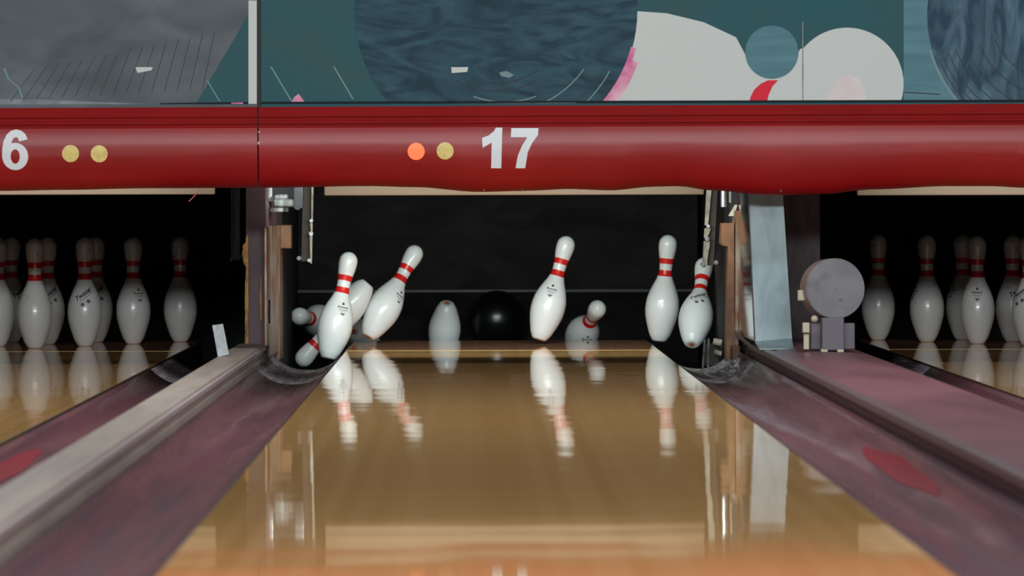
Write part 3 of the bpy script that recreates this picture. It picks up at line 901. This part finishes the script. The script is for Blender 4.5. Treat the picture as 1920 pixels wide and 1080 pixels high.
# loose thread below the left unit
bm = bmesh.new(); a = P(375, 352, 15.0); b = P(366, 366, 15.0); c = P(354, 378, 15.0)
tube(bm, a, b, 0.0008); tube(bm, b, c, 0.0014)
obj('loose_thread', bm, M['pin_base_spot'], UL, ULl)

# ------------------------------------------------------------------ bowling pins
INCH = 0.0254
PROF = [(0, 0.78), (0.10, 1.0), (0.75, 1.414), (1.5, 1.70), (2.25, 1.953), (3.375, 2.255), (4.0, 2.35), (4.5, 2.383), (5.0, 2.37), (5.875, 2.2815),
        (6.6, 2.08), (7.25, 1.8515), (8.0, 1.53), (8.625, 1.236), (9.1, 1.08), (9.375, 0.99), (10, 0.8985), (10.875, 0.935), (11.75, 1.047),
        (12.625, 1.203), (13.5, 1.2735), (14.0, 1.22), (14.4, 1.06), (14.7, 0.82), (14.88, 0.56), (14.97, 0.28), (15.0, 0.0)]
def rad(z):
    z = z / INCH
    for i in range(len(PROF) - 1):
        if PROF[i][0] <= z <= PROF[i + 1][0]:
            p0 = PROF[max(0, i - 1)]; p1 = PROF[i]; p2 = PROF[i + 1]; p3 = PROF[min(len(PROF) - 1, i + 2)]
            s = (z - p1[0]) / (p2[0] - p1[0]); h = p2[0] - p1[0]
            if i < 2 or i > 20: return (p1[1] + (p2[1] - p1[1]) * s) * INCH
            m1 = (p2[1] - p0[1]) / (p2[0] - p0[0]) * h; m2 = (p3[1] - p1[1]) / (p3[0] - p1[0]) * h
            return ((2 * s**3 - 3 * s**2 + 1) * p1[1] + (s**3 - 2 * s**2 + s) * m1 + (-2 * s**3 + 3 * s**2) * p2[1] + (s**3 - s**2) * m2) * INCH
    return 0
ST = ((9.18, 10.02), (10.92, 11.68))
def pin_mesh(white):
    zs = set([p[0] for p in PROF]); z = 0.3
    while z < 14: zs.add(round(z, 3)); z += 0.35
    for s in ST: zs.update(s)
    for a in range(1, 14): zs.add(round(15 - 1.2 * (1 - math.sin(a / 14 * math.pi / 2)) ** 1.3, 3))
    zs = sorted(zs)
    zs = [z for i, z in enumerate(zs) if i == 0 or z - zs[i - 1] > 0.004]
    bm = bmesh.new(); seg = 48; rings = []
    # rounded base spot
    c0 = bm.verts.new((0, 0, 0.0)); r_in = [bm.verts.new((0.010 * math.cos(2 * math.pi * k / seg), 0.010 * math.sin(2 * math.pi * k / seg), 0.0)) for k in range(seg)]
    for k in range(seg):
        f = bm.faces.new((c0, r_in[(k + 1) % seg], r_in[k])); f.material_index = 3
    prev = r_in; pz = -1
    for i, z in enumerate(zs):
        if z >= 15.0: break
        r = rad(z * INCH) if z < 13.5 else 1.2735 * INCH * math.sqrt(max(0, 1 - ((z - 13.66) / 1.34) ** 2)) if z > 13.66 else 1.2735 * INCH
        if z > 14.996: continue
        ring_ = [bm.verts.new((r * math.cos(2 * math.pi * k / seg), r * math.sin(2 * math.pi * k / seg), z * INCH)) for k in range(seg)]
        mid = (pz + z) / 2
        mi = 0
        if pz < 0: mi = 2
        for s in ST:
            if s[0] < mid < s[1]: mi = 1
        for k in range(seg):
            j = (k + 1) % seg
            f = bm.faces.new((prev[k], prev[j], ring_[j], ring_[k])); f.material_index = mi
        prev = ring_; pz = z
    top = bm.verts.new((0, 0, 15 * INCH))
    for k in range(seg): bm.faces.new((prev[k], prev[(k + 1) % seg], top))
    me = bpy.data.meshes.new('bowling_pin')
    bmesh.ops.recalc_face_normals(bm, faces=bm.faces); bm.to_mesh(me); bm.free()
    for m in (white, M['pin_red'], M['pin_base'], M['pin_base_spot']): me.materials.append(m)
    for p in me.polygons: p.use_smooth = True
    try: me.set_sharp_from_angle(angle=math.radians(40))
    except Exception: pass
    return me
PIN = {'clean': pin_mesh(M['pin_white']), 'worn': pin_mesh(M['pin_worn'])}

def text_tris(s, size, shear=0, bold=0.0, extra=1):
    cu = bpy.data.curves.new('t', 'FONT'); cu.body = s; cu.size = size; cu.shear = shear; cu.offset = bold
    cu.align_x = 'CENTER'; cu.align_y = 'CENTER'; cu.resolution_u = 3
    o = bpy.data.objects.new('t', cu); COL.objects.link(o)
    bpy.context.view_layer.update()
    me = bpy.data.meshes.new_from_object(o.evaluated_get(bpy.context.evaluated_depsgraph_get()))
    vv = [tuple(v.co[:2]) for v in me.vertices]; ff = [tuple(p.vertices) for p in me.polygons]
    bpy.data.objects.remove(o); bpy.data.curves.remove(cu); bpy.data.meshes.remove(me)
    return vv, ff
def logo_mesh(kind):
    bm = bmesh.new()
    zc = 7.2 * INCH
    def add(vv, ff, rot, dx, dz, mi):
        c, s = math.cos(rot), math.sin(rot); out = []
        for x, y in vv:
            u = x * c - y * s + dx; v = x * s + y * c + dz; z = zc + v
            r = rad(z) + 0.0007; a = u / rad(zc) - math.pi / 2
            out.append(bm.verts.new((r * math.cos(a), r * math.sin(a), z)))
        for f in ff:
            try: nf = bm.faces.new([out[i] for i in f]); nf.material_index = mi
            except ValueError: pass
    def bar(x0, y0, x1, y1, wd):
        L = math.hypot(x1 - x0, y1 - y0); n = max(2, int(L / 0.003)); vv = []; ff = []
        ux, uy = (x1 - x0) / L, (y1 - y0) / L
        for i in range(n + 1):
            x = x0 + (x1 - x0) * i / n; y = y0 + (y1 - y0) * i / n
            vv += [(x - uy * wd / 2, y + ux * wd / 2), (x + uy * wd / 2, y - ux * wd / 2)]
        for i in range(n): ff.append((2 * i, 2 * i + 1, 2 * i + 3, 2 * i + 2))
        return vv, ff
    if kind == 'script':
        rot = math.radians(36)
        add(*text_tris('Twister', 0.0215, 0.35, 0.0006), rot, -0.008, 0.0, 0)
        add(*bar(-0.026, -0.0115, 0.034, -0.0095, 0.0016), rot, -0.004, 0.0, 0)
        for dx, dz in ((-0.010, -0.036), (0.007, -0.024)):
            pts = [(0, .007), (.006, .002), (.005, -.005), (0, -.008), (-.005, -.005), (-.006, .002)]
            add(pts, [tuple(range(6))], 0.3, dx, dz, 1)
    else:
        # small crown over a line of lettering and two fine lines and a faint diamond
        crown = [(-.006, .006), (-.003, .001), (0, .008), (.003, .001), (.006, .006), (.004, -.003), (-.004, -.003)]
        add(crown, [(0, 1, 6), (1, 2, 3), (3, 4, 5), (1, 3, 5, 6)], 0, 0, 0.010, 0)
        add(*text_tris('Brunswick', 0.0088, 0, 0.0003), 0, 0, -0.002, 0)
        for (hw_, dz, mi, wd) in ((.015, -.0115, 0, .0016), (.009, -.0175, 1, .0012)):
            add(*bar(-hw_, 0, hw_, 0, wd), 0, 0, dz, mi)
        dia = [(-.008, .003), (.008, .003), (.004, -.003), (0, -.006), (-.004, -.003)]
        add(dia, [(0, 1, 2, 3, 4)], 0, 0, -0.026, 1)
    bm.verts.ensure_lookup_table()
    me = bpy.data.meshes.new('printed_mark'); bm.to_mesh(me); bm.free()
    me.materials.append(M['ink']); me.materials.append(M['ink_pale'])
    return me
LOGO = {'script': logo_mesh('script'), 'crown': logo_mesh('crown')}

def pin(base, tip, mesh, label, logo=None, spin=0.0, group=None):
    base = Vector(base); tip = Vector(tip); d = (tip - base).normalized(); mid = (base + tip) / 2
    o = bpy.data.objects.new('bowling_pin', PIN[mesh]); COL.objects.link(o)
    q = Vector((0, 0, 1)).rotation_difference(d) @ Quaternion((0, 0, 1), spin)
    o.rotation_mode = 'QUATERNION'; o.rotation_quaternion = q
    o.location = mid - d * 0.1905
    tag(o, label, 'bowling pin', group)
    if logo:
        k = bpy.data.objects.new('printed_mark', LOGO[logo]); COL.objects.link(k); k.parent = o
    return o

G17 = 'pins being knocked down on the middle lane'
def fp(b, yb, t_, yt, label, logo=None, spin=0.0): pin(P(*b, yb), P(*t_, yt), 'clean', label, logo, spin, G17)
fp((615, 675), 17.52, (657, 471), 17.58, 'falling white pin with red stripes, leftmost of the tall leaning ones, over the left gutter', 'crown', 0.35)
fp((690, 531), 17.95, (559, 684), 17.95, 'upside-down diagonal pin behind the leftmost leaning pin, its head down in the left gutter')
fp((690, 631), 17.98, (784, 463), 18.08, 'white pin tilted strongly to the right, second tall leaning pin from the left', 'crown', 0.75)
fp((664, 622), 18.47, (700, 645), 18.84, 'pin lying low with its base facing out, mostly hidden between the two left leaning pins')
fp((618, 606), 18.82, (557, 592), 18.47, 'dim pin lying on its side in the left corner of the pit, pink stripe showing')
fp((838, 570), 18.86, (823, 730), 19.04, 'upside-down pin dropping into the pit left of the black ball')
fp((1010, 638), 17.88, (1066, 442), 17.92, 'white pin leaning right, standing just right of the black ball', 'crown', -0.1)
fp((1076, 652), 18.62, (1125, 571), 18.27, 'toppled pin with its head pointing out, low between the ball and the upright pin', 'crown', 0.2)
fp((1236, 640.5), 18.05, (1254, 440), 18.05, 'nearly upright white pin with red stripes at the right end of the lane')
fp((1297, 646), 17.77, (1322, 487), 18.0, 'pin hanging over the right gutter below the sweep arm, its base showing', 'script', 0.1)

S = 12 * INCH
ROW = S * math.sqrt(3) / 2
def rack(n, Y0, entries, group):
    for (r, c_, label, logo, spin) in entries:
        x = LC[n] + c_ * S; y = Y0 + r * ROW
        pin((x, y, 0), (x, y, 0.381), 'worn', label, logo, spin, group)
g = 'pins standing on the left lane'
rack(16, 17.5, [
    (0, 0.0, 'front pin of the left lane rack, nearest and largest of the standing ones', None, 0),
    (1, 0.5, 'standing pin right of the front pin, with slanted black script, left lane', 'script', 0.15),
    (1, -0.5, 'standing pin cut by the left edge of the photo', None, 0),
    (2, 1.0, 'standing pin second from the right on the left lane, small dark emblem', 'crown', 0.5),
    (2, 0.0, 'standing pin half hidden behind the front pin of the left lane', 'script', 0.45),
    (3, 1.5, 'dim rightmost standing pin of the left lane', None, 0),
    (3, 0.5, 'dark pin hidden behind the pin with slanted script, left lane', 'script', 0.3),
    (3, -0.5, 'standing back row pin near the left edge of the photo', 'script', 0.9)], g)
g = 'pins standing on the right lane'
rack(18, 17.5, [
    (0, 0.0, 'standing pin cut by the right edge of the photo', 'script', -0.7),
    (1, -0.5, 'foremost whole standing pin of the right lane, with a black crown emblem', 'crown', -0.1),
    (2, -1.0, 'standing pin second from the disc on the right lane', 'crown', -1.2),
    (2, 0.0, 'standing pin just behind the one cut by the right edge', 'script', 0.4),
    (3, -1.5, 'dim standing pin nearest the round disc', None, 0),
    (3, -0.5, 'dark back row pin half hidden behind the crown emblem pin of the right lane', 'crown', -1.0)], g)

# ------------------------------------------------------------------ the ball
c = P(932, 599, 18.95)
bm = bmesh.new(); bmesh.ops.create_uvsphere(bm, u_segments=64, v_segments=40, radius=0.1085)
M['ball'] = mat('ball_black_gloss', lin(9, 10, 12), 0.28)
ball = obj('bowling_ball', bm, M['ball'], None, c, smooth='all')
tag(ball, 'glossy black bowling ball dropping into the pit behind the middle lane', 'bowling ball')
for (a, b_) in ((0.18, 1.1), (-0.12, 1.15), (0.02, 0.72)):
    d = Vector((math.sin(a), math.cos(b_) * math.cos(a), math.sin(b_))).normalized()
    bm = bmesh.new(); tube(bm, d * 0.095, d * 0.1087, 0.013, 0.0135, 24)
    obj('finger_hole', bm, M['black'], ball)
